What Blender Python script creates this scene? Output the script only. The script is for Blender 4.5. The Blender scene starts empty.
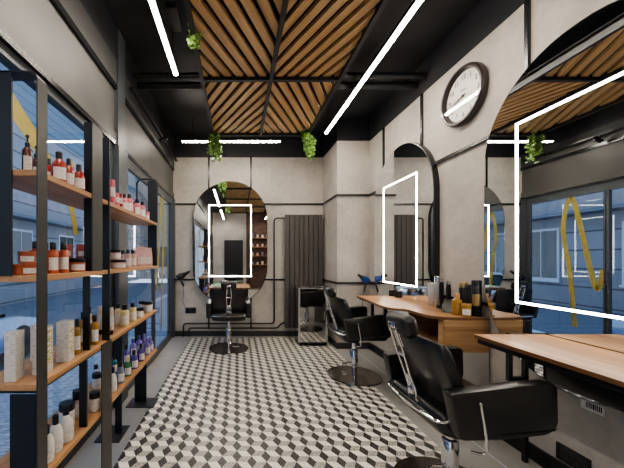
import bpy, bmesh, math, random
from mathutils import Vector, Matrix
random.seed(7)
PI = math.pi
C = bpy.context.scene.collection
F = 300.0; VX = 237.0; VY = 259.0; H = 1.35      # focal length in px, vanishing point, eye height
XL, XR, YB, YR, ZC = -1.10, 2.0, 5.26, -3.2, 3.46

# ------------------------------------------------------------------ materials
def rgb(c): return (c[0], c[1], c[2], 1.0)
def new_mat(name):
    m = bpy.data.materials.new(name); m.use_nodes = True
    nt = m.node_tree; b = nt.nodes['Principled BSDF']
    return m, nt, b
def coord(nt, scale=(1, 1, 1)):
    tc = nt.nodes.new('ShaderNodeTexCoord'); mp = nt.nodes.new('ShaderNodeMapping')
    mp.inputs['Scale'].default_value = scale
    nt.links.new(tc.outputs['Object'], mp.inputs['Vector'])
    return mp.outputs['Vector']
def ramp(nt, fac, stops):
    r = nt.nodes.new('ShaderNodeValToRGB')
    while len(r.color_ramp.elements) < len(stops): r.color_ramp.elements.new(0.5)
    for e, (p, c) in zip(r.color_ramp.elements, stops): e.position = p; e.color = rgb(c)
    nt.links.new(fac, r.inputs['Fac']); return r.outputs['Color']
def noise(nt, vec, scale, detail=4, rough=0.5):
    n = nt.nodes.new('ShaderNodeTexNoise')
    n.inputs['Scale'].default_value = scale; n.inputs['Detail'].default_value = detail
    n.inputs['Roughness'].default_value = rough
    nt.links.new(vec, n.inputs['Vector']); return n.outputs['Fac']
def bump(nt, b, fac, strength=0.2, dist=0.01):
    n = nt.nodes.new('ShaderNodeBump'); n.inputs['Strength'].default_value = strength
    n.inputs['Distance'].default_value = dist
    nt.links.new(fac, n.inputs['Height']); nt.links.new(n.outputs['Normal'], b.inputs['Normal'])
def plain(name, c, rough=0.5, metal=0.0, spec=0.5, coat=0.0, var=0.12, nscale=30):
    m, nt, b = new_mat(name)
    f = noise(nt, coord(nt), nscale, 3)
    lo = tuple(max(0, x * (1 - var)) for x in c); hi = tuple(min(1, x * (1 + var)) for x in c)
    nt.links.new(ramp(nt, f, [(0.3, lo), (0.7, hi)]), b.inputs['Base Color'])
    b.inputs['Roughness'].default_value = rough; b.inputs['Metallic'].default_value = metal
    b.inputs['Specular IOR Level'].default_value = spec; b.inputs['Coat Weight'].default_value = coat
    return m
def plaster(name, c, var=0.16):
    m, nt, b = new_mat(name)
    v = coord(nt)
    f1 = noise(nt, v, 1.3, 6, 0.62); f2 = noise(nt, v, 14, 5, 0.6)
    a = nt.nodes.new('ShaderNodeMath'); a.operation = 'ADD'
    k = nt.nodes.new('ShaderNodeMath'); k.operation = 'MULTIPLY'; k.inputs[1].default_value = 0.35
    nt.links.new(f2, k.inputs[0]); nt.links.new(f1, a.inputs[0]); nt.links.new(k.outputs[0], a.inputs[1])
    lo = tuple(x * (1 - var) for x in c); hi = tuple(x * (1 + var) for x in c)
    nt.links.new(ramp(nt, a.outputs[0], [(0.45, lo), (0.68, c), (0.9, hi)]), b.inputs['Base Color'])
    b.inputs['Roughness'].default_value = 0.75
    bump(nt, b, f2, 0.45, 0.01)
    return m
def wood(name, axis, c1, c2, c3, rough=0.45, k=1.0):
    m, nt, b = new_mat(name)
    sc = [26 * k] * 3; sc[axis] = 1.3 * k
    v = coord(nt, tuple(sc))
    f = noise(nt, v, 1.0, 5, 0.6)
    sc2 = [6 * k] * 3; sc2[axis] = 0.5 * k
    g = noise(nt, coord(nt, tuple(sc2)), 1.0, 3, 0.5)
    a = nt.nodes.new('ShaderNodeMath'); a.operation = 'ADD'
    nt.links.new(f, a.inputs[0]); nt.links.new(g, a.inputs[1])
    h = nt.nodes.new('ShaderNodeMath'); h.operation = 'MULTIPLY'; h.inputs[1].default_value = 0.5
    nt.links.new(a.outputs[0], h.inputs[0])
    nt.links.new(ramp(nt, h.outputs[0], [(0.36, c1), (0.5, c2), (0.64, c3)]), b.inputs['Base Color'])
    b.inputs['Roughness'].default_value = rough
    bump(nt, b, f, 0.08, 0.002)
    return m
def emit(name, c, s):
    m, nt, b = new_mat(name)
    b.inputs['Base Color'].default_value = rgb(c)
    b.inputs['Emission Color'].default_value = rgb(c); b.inputs['Emission Strength'].default_value = s
    return m
def clear_glass(name, tint=(0.9, 0.95, 1.0), refl=1.0):
    m = bpy.data.materials.new(name); m.use_nodes = True; nt = m.node_tree; nt.nodes.clear()
    o = nt.nodes.new('ShaderNodeOutputMaterial'); mx = nt.nodes.new('ShaderNodeMixShader')
    t = nt.nodes.new('ShaderNodeBsdfTransparent'); g = nt.nodes.new('ShaderNodeBsdfGlossy')
    fr = nt.nodes.new('ShaderNodeFresnel'); fr.inputs['IOR'].default_value = 1.55
    mu = nt.nodes.new('ShaderNodeMath'); mu.operation = 'MULTIPLY'; mu.inputs[1].default_value = refl
    mu.use_clamp = True
    ge = nt.nodes.new('ShaderNodeNewGeometry'); mi_ = nt.nodes.new('ShaderNodeMapRange')
    mi_.inputs['To Min'].default_value = 1.5; mi_.inputs['To Max'].default_value = 1 / 1.5
    nt.links.new(ge.outputs['Backfacing'], mi_.inputs['Value']); nt.links.new(mi_.outputs['Result'], fr.inputs['IOR'])
    t.inputs['Color'].default_value = rgb(tint); g.inputs['Roughness'].default_value = 0.01
    nt.links.new(fr.outputs[0], mu.inputs[0]); nt.links.new(mu.outputs[0], mx.inputs[0])
    nt.links.new(t.outputs[0], mx.inputs[1]); nt.links.new(g.outputs[0], mx.inputs[2])
    nt.links.new(mx.outputs[0], o.inputs[0]); return m
def bricks(name, c1, c2, mortar, sx=4.0, rot=(0, 0, 0)):
    m, nt, b = new_mat(name)
    tc = nt.nodes.new('ShaderNodeTexCoord'); mp = nt.nodes.new('ShaderNodeMapping')
    mp.inputs['Rotation'].default_value = rot
    nt.links.new(tc.outputs['Object'], mp.inputs['Vector'])
    br = nt.nodes.new('ShaderNodeTexBrick'); br.inputs['Scale'].default_value = sx
    br.inputs['Color1'].default_value = rgb(c1); br.inputs['Color2'].default_value = rgb(c2)
    br.inputs['Mortar'].default_value = rgb(mortar); br.inputs['Mortar Size'].default_value = 0.02
    nt.links.new(mp.outputs[0], br.inputs['Vector'])
    nt.links.new(br.outputs['Color'], b.inputs['Base Color']); b.inputs['Roughness'].default_value = 0.8
    bump(nt, b, br.outputs['Fac'], -0.3, 0.01)
    return m
def speckle(name, base, dark, lo, hi, scale=90, rough=0.35):
    m, nt, b = new_mat(name)
    f = noise(nt, coord(nt), scale, 3, 0.7)
    nt.links.new(ramp(nt, f, [(lo, dark), (hi, base)]), b.inputs['Base Color'])
    b.inputs['Roughness'].default_value = rough
    return m
def printed(name, base, ink, sc=90, cut=0.62):
    """small-print packaging: fine broken lines of ink on a pale ground"""
    m, nt, b = new_mat(name)
    f = noise(nt, coord(nt, (.7, .7, 5)), sc, 2, 0.4)
    nt.links.new(ramp(nt, f, [(cut - 0.04, base), (cut, ink)]), b.inputs['Base Color'])
    b.inputs['Roughness'].default_value = 0.5
    return m

M = {}
M['plaster'] = plaster('plaster_wall', (0.46, 0.425, 0.385), 0.24)
M['plaster_dark'] = plaster('plaster_low', (0.30, 0.28, 0.26))
M['ceil'] = plain('ceiling_black', (0.012, 0.013, 0.017), 0.55, var=0.3, nscale=5)
M['black'] = plain('black_metal', (0.010, 0.011, 0.013), 0.38, 0.0, 0.5)
M['black_satin'] = plain('black_satin', (0.012, 0.013, 0.015), 0.25, 0.0, 0.6)
M['pipe'] = plain('pipe_black', (0.02, 0.021, 0.024), 0.3, 0.3)
M['steel'] = plain('grey_lit_steel', (0.05, 0.048, 0.046), 0.42, 0.2)  # base plates, and upright sides with the room light put into the grey
M['gridsteel'] = plain('grid_dark_steel', (0.028, 0.028, 0.03), 0.5)
M['fascia'] = plain('fascia_grey', (0.085, 0.082, 0.078), 0.5, 0.0, 0.5, nscale=3)
M['fascia_dark'] = plain('fascia_dark', (0.05, 0.05, 0.05), 0.5, nscale=3)
M['frame'] = plain('window_frame_grey', (0.07, 0.08, 0.09), 0.4, 0.2)
M['tile_grey'] = plaster('floor_grey', (0.34, 0.33, 0.31), 0.12)
M['tile_white'] = speckle('tile_white', (0.86, 0.82, 0.73), (0.60, 0.56, 0.50), 0.28, 0.40, 60)
M['tile_mid'] = speckle('tile_mid', (0.56, 0.53, 0.48), (0.13, 0.12, 0.11), 0.37, 0.55, 110)
M['tile_dark'] = speckle('tile_dark', (0.035, 0.033, 0.032), (0.13, 0.125, 0.12), 0.36, 0.5, 120)
M['slat'] = wood('ceiling_slat_wood', 0, (0.38, 0.21, 0.085), (0.52, 0.32, 0.14), (0.62, 0.41, 0.20), 0.5, 1.0)
M['oak_y'] = wood('oak_top', 1, (0.21, 0.095, 0.035), (0.44, 0.24, 0.11), (0.62, 0.40, 0.21), 0.35)
M['oak_x'] = wood('oak_panel', 0, (0.16, 0.08, 0.035), (0.33, 0.19, 0.09), (0.46, 0.29, 0.15), 0.45)
M['oak_edge'] = wood('oak_edge', 1, (0.12, 0.055, 0.022), (0.17, 0.08, 0.035), (0.22, 0.11, 0.05), 0.45)
M['shelf'] = wood('shelf_wood', 1, (0.30, 0.15, 0.06), (0.44, 0.235, 0.105), (0.54, 0.31, 0.15), 0.45)
M['leather'] = plain('black_leather', (0.012, 0.012, 0.013), 0.33, 0.0, 0.55, coat=0.15)
M['chrome'] = plain('chrome', (0.72, 0.72, 0.73), 0.12, 1.0, var=0.04)
M['darkchrome'] = plain('dark_chrome', (0.30, 0.275, 0.25), 0.22, 1.0, var=0.05)
M['mirror'] = plain('mirror_silver', (0.80, 0.83, 0.85), 0.008, 1.0, var=0.0)
M['polished'] = plain('polished_steel', (0.72, 0.71, 0.69), 0.04, 1.0, var=0.03)
M['led'] = emit('led_white', (1.0, 0.90, 0.77), 60)
M['led_mirror'] = emit('led_mirror', (1.0, 0.91, 0.80), 13)
M['glass'] = clear_glass('window_glass')
M['radiator'] = plain('radiator_taupe', (0.075, 0.065, 0.06), 0.5)
M['white'] = plain('white_plastic', (0.75, 0.74, 0.72), 0.4)
M['cabinet_white'] = plain('cabinet_grey_white', (0.42, 0.40, 0.38), 0.5, nscale=3)
M['clock_face'] = plain('clock_face', (0.78, 0.76, 0.72), 0.5, var=0.03)
M['clock_rim'] = plain('clock_rim', (0.035, 0.024, 0.024), 0.3, coat=0.3)
M['leaf'] = plain('ivy_leaf', (0.26, 0.42, 0.12), 0.5, var=0.5, nscale=25)
M['stem'] = plain('ivy_stem', (0.07, 0.10, 0.03), 0.6)
M['yellow'] = plain('yellow_paint', (0.42, 0.34, 0.05), 0.55); M['yellow'].node_tree.nodes['Principled BSDF'].inputs['Alpha'].default_value = .7
M['facade'] = bricks('street_brick', (0.22, 0.235, 0.26), (0.31, 0.325, 0.35), (0.08, 0.09, 0.105), 0.7, (PI / 2, 0, PI / 2))
M['rearbrick'] = bricks('dark_brick', (0.10, 0.055, 0.04), (0.18, 0.10, 0.075), (0.05, 0.045, 0.04), 4.0, (PI / 2, 0, 0))
M['plank'] = bricks('plank_cladding', (0.14, 0.20, 0.26), (0.18, 0.25, 0.32), (0.05, 0.07, 0.10), 1.2, (PI / 2, 0, PI / 2))
M['pave'] = bricks('pavement_setts', (0.26, 0.31, 0.38), (0.38, 0.44, 0.52), (0.12, 0.15, 0.19), 5.0)
M['asphalt'] = plain('asphalt', (0.14, 0.17, 0.21), 0.7)
M['kerb'] = plain('kerb', (0.60, 0.68, 0.78), 0.7)
M['car'] = plain('car_paint', (0.22, 0.30, 0.42), 0.2, 0.4, coat=0.6)
M['carglass'] = plain('car_glass', (0.01, 0.03, 0.035), 0.05, 0.0, 1.0)
M['rubber'] = plain('rubber', (0.015, 0.015, 0.015), 0.7)
M['curtain'] = plain('curtain', (0.55, 0.60, 0.66), 0.8)
M['red'] = plain('red_bottle', (0.30, 0.030, 0.022), 0.22, coat=0.4)
M['orange'] = plain('orange_bottle', (0.40, 0.085, 0.035), 0.25, coat=0.4)
M['orange_jar'] = plain('orange_jar', (0.48, 0.14, 0.08), 0.35, coat=0.2)
M['pouch'] = plain('coral_pouch', (0.42, 0.11, 0.10), 0.4)
M['brown'] = plain('amber_bottle', (0.10, 0.022, 0.018), 0.2, coat=0.4)
M['pink'] = plain('pink_plastic', (0.62, 0.16, 0.20), 0.35)
M['pale_pink'] = plain('pale_pink', (0.66, 0.42, 0.40), 0.45)
M['cream'] = plain('cream_plastic', (0.66, 0.56, 0.46), 0.45)
M['cap'] = plain('black_cap', (0.012, 0.012, 0.013), 0.3)
M['label'] = printed('paper_label', (0.76, 0.73, 0.71), (0.45, 0.43, 0.43), 90)
M['box_print'] = printed('box_print', (0.66, 0.64, 0.60), (0.45, 0.43, 0.41), 70, 0.60)
M['box_gold'] = printed('box_gold_print', (0.74, 0.71, 0.64), (0.42, 0.32, 0.08), 30, 0.52)
M['gold'] = plain('gold_liquid', (0.34, 0.18, 0.03), 0.2, coat=0.5)
M['yellow_b'] = plain('pale_yellow_bottle', (0.72, 0.60, 0.30), 0.3, coat=0.3)
M['white_b'] = plain('white_bottle', (0.74, 0.72, 0.69), 0.35, coat=0.2)
M['lav'] = plain('lavender_bottle', (0.42, 0.42, 0.60), 0.35)
M['purple'] = plain('purple_bottle', (0.10, 0.07, 0.32), 0.3, coat=0.3)
M['violet'] = plain('violet_bottle', (0.26, 0.20, 0.55), 0.3, coat=0.3)
M['green'] = plain('green_bottle', (0.05, 0.20, 0.07), 0.25, coat=0.4)
M['teal'] = plain('teal_bottle', (0.02, 0.16, 0.15), 0.25, coat=0.4)
M['greyb'] = plain('grey_bottle', (0.22, 0.25, 0.32), 0.3)
M['blue'] = plain('blue_plastic', (0.02, 0.07, 0.32), 0.3, coat=0.4)
M['gold_metal'] = plain('gold_metal', (0.60, 0.43, 0.18), 0.3, 1.0)
M['corkwood'] = wood('cork_wood', 2, (0.36, 0.18, 0.08), (0.5, 0.28, 0.13), (0.6, 0.36, 0.18))
M['silver'] = plain('silver_plastic', (0.50, 0.49, 0.48), 0.28, 0.6)
M['green_mag'] = plain('magazine_green', (0.12, 0.32, 0.16), 0.3)
M['skyblue'] = plain('magazine_blue', (0.05, 0.20, 0.55), 0.3)

# ------------------------------------------------------------------ mesh builder
class MB:
    def __init__(s): s.bm = bmesh.new(); s.mi = 0
    def _fin(s, faces):
        for f in faces: f.material_index = s.mi
    def box(s, x0, x1, y0, y1, z0, z1, bev=0.0, seg=2, mat=None):
        r = bmesh.ops.create_cube(s.bm, size=1.0)
        vs = r['verts']
        for v in vs:
            v.co = Vector(((x0 + x1) / 2 + v.co.x * (x1 - x0), (y0 + y1) / 2 + v.co.y * (y1 - y0), (z0 + z1) / 2 + v.co.z * (z1 - z0)))
        if bev > 0:
            es = list({e for v in vs for e in v.link_edges})
            r2 = bmesh.ops.bevel(s.bm, geom=es, offset=bev, segments=seg, profile=0.5, affect='EDGES')
            vs = list({v for f in r2['faces'] for v in f.verts} | {v for v in vs if v.is_valid})
        if mat is not None: bmesh.ops.transform(s.bm, matrix=mat, verts=vs)
        fs = {f for v in vs for f in v.link_faces}
        s._fin(fs)
        return vs
    def loft(s, rings, cap=True, closed=True):
        rr = [[s.bm.verts.new(p) for p in ring] for ring in rings]
        n = len(rr[0]); fs = []
        for a, b in zip(rr, rr[1:]):
            for i in range(n if closed else n - 1):
                j = (i + 1) % n
                fs.append(s.bm.faces.new((a[i], a[j], b[j], b[i])))
        if cap:
            fs.append(s.bm.faces.new(rr[0][::-1])); fs.append(s.bm.faces.new(rr[-1]))
        s._fin(fs); return [v for r in rr for v in r]
    def tube(s, pts, r, n=10, cap=True):
        pts = [Vector(p) for p in pts]
        rs = list(r) if isinstance(r, (list, tuple)) else [r] * len(pts)
        keep = [0] + [i for i in range(1, len(pts)) if (pts[i] - pts[i - 1]).length > 1e-5]
        pts = [pts[i] for i in keep]; rs = [rs[i] for i in keep]
        rings = []; a = None
        for i, p in enumerate(pts):
            t = (pts[min(i + 1, len(pts) - 1)] - pts[max(i - 1, 0)]).normalized()
            a = t.orthogonal() if a is None else a - t * a.dot(t)
            if a.length < 1e-4: a = t.orthogonal()
            a.normalize(); b = t.cross(a)
            rings.append([p + (a * math.cos(2 * PI * k / n) + b * math.sin(2 * PI * k / n)) * rs[i] for k in range(n)])
        return s.loft(rings, cap)
    def lathe(s, prof, c=(0, 0, 0), n=20, cap=True, a0=0.0, a1=2 * PI, mat=None):
        full = abs(a1 - a0 - 2 * PI) < 1e-6
        m = n if full else n + 1
        rings = [[Vector((c[0] + r * math.cos(a0 + (a1 - a0) * k / n), c[1] + r * math.sin(a0 + (a1 - a0) * k / n), c[2] + z)) for k in range(m)] for r, z in prof]
        vs = s.loft(rings, cap and full, full)
        if mat is not None: bmesh.ops.transform(s.bm, matrix=mat, verts=vs)
        return vs
    def prism(s, poly, z0, z1, mat=None, bev=0.0):
        """poly in XY, extruded z0..z1, then optionally transformed"""
        if bev > 0:
            q = []
            for p in poly:
                if not q or (Vector(p) - Vector(q[-1])).length > 1e-4: q.append(p)
            if (Vector(q[0]) - Vector(q[-1])).length < 1e-4: q.pop()
            N = len(q); area = sum(q[i][0] * q[(i + 1) % N][1] - q[(i + 1) % N][0] * q[i][1] for i in range(N)); sg = 1 if area > 0 else -1
            def ins(d):
                out = []
                for i in range(N):
                    e0 = (Vector(q[i]) - Vector(q[i - 1])).normalized(); e1 = (Vector(q[(i + 1) % N]) - Vector(q[i])).normalized()
                    n0 = Vector((-e0.y, e0.x)) * sg; n1 = Vector((-e1.y, e1.x)) * sg; m = (n0 + n1); m = m / max(.35, m.dot(n0) if m.length > 0 else 1)
                    out.append(Vector(q[i]) + m * d)
                return out
            rings = []
            for z, d in ((z0, bev), (z0 + bev * .3, bev * .3), (z0 + bev, 0), (z1 - bev, 0), (z1 - bev * .3, bev * .3), (z1, bev)):
                rings.append([Vector((p.x, p.y, z)) for p in ins(d)])
            vs = s.loft(rings)
            if mat is not None: bmesh.ops.transform(s.bm, matrix=mat, verts=vs)
            return vs
        a = [s.bm.verts.new((p[0], p[1], z0)) for p in poly]; b = [s.bm.verts.new((p[0], p[1], z1)) for p in poly]
        n = len(poly); fs = [s.bm.faces.new(a[::-1]), s.bm.faces.new(b)]
        for i in range(n): fs.append(s.bm.faces.new((a[i], a[(i + 1) % n], b[(i + 1) % n], b[i])))
        vs = a + b
        if bev > 0:
            es = [e for f in fs[:2] for e in f.edges]
            r2 = bmesh.ops.bevel(s.bm, geom=es, offset=bev, segments=2, profile=0.5, affect='EDGES')
            allf = {f for f in r2['faces']} | {f for f in fs if f.is_valid}
            vs = list({v for f in allf for v in f.verts})
            s._fin(allf)
        else: s._fin(fs)
        if mat is not None: bmesh.ops.transform(s.bm, matrix=mat, verts=vs)
        return vs
    def ball(s, c, rad, n=14, m=10):
        rx, ry, rz = rad if isinstance(rad, (list, tuple)) else (rad,) * 3
        rings = [[Vector((c[0] + rx * math.sin(PI * (j + .5) / m) * math.cos(2 * PI * k / n), c[1] + ry * math.sin(PI * (j + .5) / m) * math.sin(2 * PI * k / n), c[2] - rz * math.cos(PI * (j + .5) / m))) for k in range(n)] for j in range(m)]
        return s.loft(rings)
    def build(s, name, mats, parent=None, smooth=True, loc=None, rot=None):
        bmesh.ops.recalc_face_normals(s.bm, faces=s.bm.faces[:])
        me = bpy.data.meshes.new(name)
        if smooth:
            for f in s.bm.faces: f.smooth = True
            for e in s.bm.edges:
                if len(e.link_faces) == 2 and e.calc_face_angle(0) > math.radians(38): e.smooth = False
        s.bm.to_mesh(me); s.bm.free()
        if not isinstance(mats, (list, tuple)): mats = [mats]
        for m in mats: me.materials.append(m)
        o = bpy.data.objects.new(name, me); C.objects.link(o)
        if parent is not None: o.parent = parent
        if loc is not None: o.location = loc
        if rot is not None: o.rotation_euler = rot
        return o
def tag(o, label, cat, group=None, kind=None):
    if label: o['label'] = label
    if cat: o['category'] = cat
    if group: o['group'] = group
    if kind: o['kind'] = kind
    return o
def struct(o): o['kind'] = 'structure'; return o
def empty(name, loc, rz=0.0, label=None, cat=None, group=None):
    o = bpy.data.objects.new(name, None); C.objects.link(o)
    o.location = loc; o.rotation_euler = (0, 0, rz); o.empty_display_size = 0.1
    return tag(o, label, cat, group)
def copy_tree(o, parent=None):
    c = o.copy(); C.objects.link(c); c.parent = parent
    for ch in [x for x in bpy.data.objects if x.parent == o]: copy_tree(ch, c)
    return c
def rrect(x0, x1, y0, y1, r, n=6):
    out = []
    for cx, cy, a in ((x1 - r, y0 + r, -PI / 2), (x1 - r, y1 - r, 0), (x0 + r, y1 - r, PI / 2), (x0 + r, y0 + r, PI)):
        for k in range(n + 1): out.append((cx + r * math.cos(a + PI / 2 * k / n), cy + r * math.sin(a + PI / 2 * k / n)))
    return out
def round_poly(pts, radii, n=6):
    out = []; N = len(pts)
    for i in range(N):
        p = Vector(pts[i]); a = Vector(pts[i - 1]) - p; b = Vector(pts[(i + 1) % N]) - p; r = radii[i]
        if r <= 0: out.append((p.x, p.y)); continue
        a.normalize(); b.normalize(); p0 = p + a * r; p2 = p + b * r
        for k in range(n + 1):
            t = k / n; q = p0 * (1 - t) ** 2 + p * 2 * t * (1 - t) + p2 * t * t; out.append((q.x, q.y))
    return out
def on_wall(kind, loc):
    """frame on a wall: local x right, y up, z out of the wall"""
    if kind == 'right': R = Matrix(((0, 0, -1), (-1, 0, 0), (0, 1, 0)))
    else: R = Matrix(((1, 0, 0), (0, 0, -1), (0, 1, 0)))
    return Matrix.Translation(loc) @ R.to_4x4()
def at(px, py, z):
    Y = (H - z) * F / (py - VY); return ((px - VX) / F * Y, Y)

# ------------------------------------------------------------------ room shell
b = MB()
b.box(XL - .1, XR + .1, YR - .1, YB + .1, -0.08, 0.0)
b.mi = 1
s_ = 0.066; X0, X1, Y0, Y1 = -0.80, 1.45, -2.6, 5.14
tile = bmesh.new()
V = [Vector((math.cos(k * PI / 3), math.sin(k * PI / 3), 0)) * s_ for k in range(6)]
i0 = int((X0 - .3) / (1.5 * s_)); i1 = int((X1 + .3) / (1.5 * s_)) + 1
for i in range(i0, i1):
    cx = s_ * 0.5 + i * 1.5 * s_
    oy = 2.28 + (0.5 * math.sqrt(3) * s_ if i % 2 else 0)
    j0 = int((Y0 - oy) / (math.sqrt(3) * s_)) - 1; j1 = int((Y1 - oy) / (math.sqrt(3) * s_)) + 2
    for j in range(j0, j1):
        c = Vector((cx, oy + j * math.sqrt(3) * s_, 0.0015))
        for mi, q in ((1, (None, 0, 1, 2)), (3, (None, 2, 3, 4)), (2, (None, 4, 5, 0))):
            f = tile.faces.new([tile.verts.new(c + (V[k] if k is not None else Vector((0, 0, 0)))) for k in q]); f.material_index = mi
for co, no in (((X0, 0, 0), (-1, 0, 0)), ((X1, 0, 0), (1, 0, 0)), ((0, Y0, 0), (0, -1, 0)), ((0, Y1, 0), (0, 1, 0))):
    bmesh.ops.bisect_plane(tile, geom=tile.verts[:] + tile.edges[:] + tile.faces[:], plane_co=co, plane_no=no, clear_outer=True)
tm = bpy.data.meshes.new('t'); tile.to_mesh(tm); tile.free()
b.bm.from_mesh(tm); bpy.data.meshes.remove(tm)
b.mi = 0
struct(b.build('floor', [M['tile_grey'], M['tile_white'], M['tile_mid'], M['tile_dark']], smooth=False))
def sbox(name, m, *a, **k):
    b = MB(); b.box(*a, **k); return struct(b.build(name, m, smooth=False))
sbox('ceiling', M['ceil'], XL - .1, XR + .1, YR - .1, YB + .1, ZC, ZC + .1)
ZP = 3.13                                       # top of the plaster; above it the walls are painted black
sbox('wall_back', M['plaster'], XL - .1, XR + .1, YB, YB + .1, 0, ZP)
sbox('wall_right', M['plaster'], XR, XR + .1, YR, YB, 0, ZP)
sbox('wall_back.001', M['ceil'], XL - .1, XR + .1, YB - .004, YB + .1, ZP, ZC)
sbox('wall_right.001', M['ceil'], XR - .004, XR + .1, YR, YB, ZP, ZC)
sbox('wall_pillar.001', M['ceil'], 1.506, XR, 4.516, YB, ZP, ZC)
sbox('wall_rear', M['plaster'], XL - .1, XR + .1, YR - .1, YR, 0, ZC)
PX, PY = 1.51, 4.52
sbox('wall_pillar', M['plaster'], PX, XR, PY, YB, 0, ZP)
sbox('baseboard_back', M['fascia_dark'], XL, PX, YB - .015, YB, 0, .09)
b = MB(); b.box(PX - .015, XR, PY - .015, PY, 0, .09); b.box(PX - .015, PX, PY, YB - .015, 0, .09)
struct(b.build('baseboard_pillar', M['fascia_dark'], smooth=False))
sbox('baseboard_right', M['black'], XR - .02, XR, YR, PY - .015, 0, .10)
# thin light joint line in the grey floor strip
sbox('trim_1', M['kerb'], 1.74, 1.746, YR, PY - .1, 0, .002)
# black conduit lines on the walls
Z1, Z2 = 2.31, 0.99
def trim(n, *a): sbox('trim_%d' % n, M['black_satin'], *a)
trim(2, XL + .02, PX, YB - .022, YB, Z1 - .013, Z1 + .013)
trim(3, XL + .02, PX, YB - .022, YB, Z2 - .013, Z2 + .013)
trim(4, -.505, -.480, YB - .02, YB, 0.12, ZP)
trim(5, .232, .257, YB - .02, YB, 0.12, ZP)
for n, z in ((6, Z1), (7, Z2)):
    b = MB(); b.box(PX - .022, PX, PY - .022, YB - .022, z - .013, z + .013); b.box(PX, XR - .022, PY - .022, PY, z - .013, z + .013)
    b.box(XR - .022, XR, YR, PY - .022, z - .013, z + .013)
    struct(b.build('trim_%d' % n, M['black_satin'], smooth=False))
for n, y in ((8, 4.07), (9, 3.23), (10, 2.055), (11, 1.365), (12, -.3), (13, -1.4)):
    trim(n, XR - .022, XR, y - .013, y + .013, Z1 + .013, ZP)

# left shopfront: fascia, mullions, glass
b = MB(); b.box(XL - .1, XL - .02, YR, YB, 2.40, 2.97); b.mi = 1; b.box(XL - .1, XL, YR, YB, 2.93, ZC - .3); b.mi = 3; b.box(XL - .1, XL, YR, YB, ZC - .3, ZC)
b.mi = 2; b.box(XL - .1, XL + .005, YR, YB, 2.385, 2.42); b.box(XL - .1, XL + .005, YR, YB, 2.895, 2.94)
b.mi = 0
b.box(XL - .02, XL, YR, YB, 2.42, 2.50); 
struct(b.build('wall_left', [M['fascia'], M['fascia_dark'], M['black_satin'], M['ceil']], smooth=False))
for n, (y0, y1, m) in enumerate(((2.72, 2.95, 'frame'), (5.16, 5.26, 'frame'), (-.9, -.7, 'frame'), (-3.2, -3.05, 'frame'))):
    b = MB(); b.box(XL - .1, XL + (.03 if n == 0 else .02), y0, y1, 0, 2.385)
    if n == 0: b.box(XL - .1, XL + .015, y0 + .02, y1 - .04, 2.385, ZC)
    struct(b.build('trim_%d' % (20 + n), M[m], smooth=False))
def window(n, y0, y1, z0=.10):
    w = empty('window_%d' % n, (XL - .05, (y0 + y1) / 2, 0)); struct(w)
    hy = (y1 - y0) / 2
    b = MB(); b.box(-.03, .03, -hy, hy, .0, z0); b.box(-.03, .03, -hy, hy, 2.33, 2.385)
    b.box(-.03, .03, -hy, -hy + .05, z0, 2.33); b.box(-.03, .03, hy - .05, hy, z0, 2.33)
    b.build('window_frame', M['frame'], w, False)
    b = MB(); b.box(-.003, .003, -hy + .05, hy - .05, z0, 2.33); b.build('pane', M['glass'], w, False)
window(1, -3.05, -.9); window(2, -.7, 2.72)
d = empty('door_1', (XL - .03, 2.95, 0)); struct(d)
b = MB(); b.box(-.02, .02, 0, 1.1, 0, .09); b.box(-.02, .02, 0, 1.1, 2.28, 2.385); b.box(-.02, .02, 0, .05, .09, 2.28); b.box(-.02, .02, 1.07, 1.1, .09, 2.28)
b.build('door_frame', M['frame'], d, False)
b = MB(); b.box(-.004, .004, .05, 1.07, .09, 2.28); b.build('pane', M['glass'], d, False)
b = MB(); b.tube([(.03, 1.08, 1.02), (.07, 1.08, 1.02), (.07, 1.08, 1.18), (.03, 1.08, 1.18)], .009, 8); b.build('door_handle', M['chrome'], d)
d2 = empty('door_2', (XL - .03, 4.05, 0)); struct(d2)
b = MB(); b.box(-.02, .02, 0, 1.11, 0, .09); b.box(-.02, .02, 0, 1.11, 2.28, 2.385); b.box(-.02, .02, 0.01, .035, .09, 2.28); b.box(-.02, .02, 1.06, 1.11, .09, 2.28)
b.build('door_frame', M['frame'], d2, False)
b = MB(); b.box(-.004, .004, .035, 1.06, .09, 2.28); b.build('pane', M['glass'], d2, False)
# yellow lettering strokes painted on the inside of the glass
def stroke(pts, w, x):
    P = [Vector((x, p[0], p[1])) for p in pts]; Q = []
    for i in range(len(P) - 1):
        p0, p1, p2, p3 = P[max(i - 1, 0)], P[i], P[i + 1], P[min(i + 2, len(P) - 1)]
        for k in range(8):
            t = k / 8; Q.append(.5 * ((2 * p1) + (p2 - p0) * t + (2 * p0 - 5 * p1 + 4 * p2 - p3) * t * t + (3 * p1 - p0 - 3 * p2 + p3) * t ** 3))
    Q.append(P[-1]); b = MB(); rings = []
    for i, q in enumerate(Q):
        t = (Q[min(i + 1, len(Q) - 1)] - Q[max(i - 1, 0)]).normalized(); nn = Vector((0, -t.z, t.y)) * w
        rings.append([q + nn, q - nn, q - nn + Vector((.002, 0, 0)), q + nn + Vector((.002, 0, 0))])
    b.loft(rings); return b
g = 'yellow strokes painted on the shopfront glass'
o = stroke([(4.44, .35), (4.51, 1.17), (4.6, 1.82), (4.50, 2.28), (4.40, 1.98), (4.24, 1.18), (4.16, .93), (4.09, 1.2)], .035, XL - .024).build('painted_stroke', M['yellow'])
tag(o, 'yellow painted loop on the glass door by the back wall', 'painted lettering', g)
o = stroke([(1.40, 2.22), (1.54, 2.12), (1.65, 2.05), (1.78, 1.95), (1.85, 1.78)], .055, XL - .042).build('painted_stroke', M['yellow'])
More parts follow.
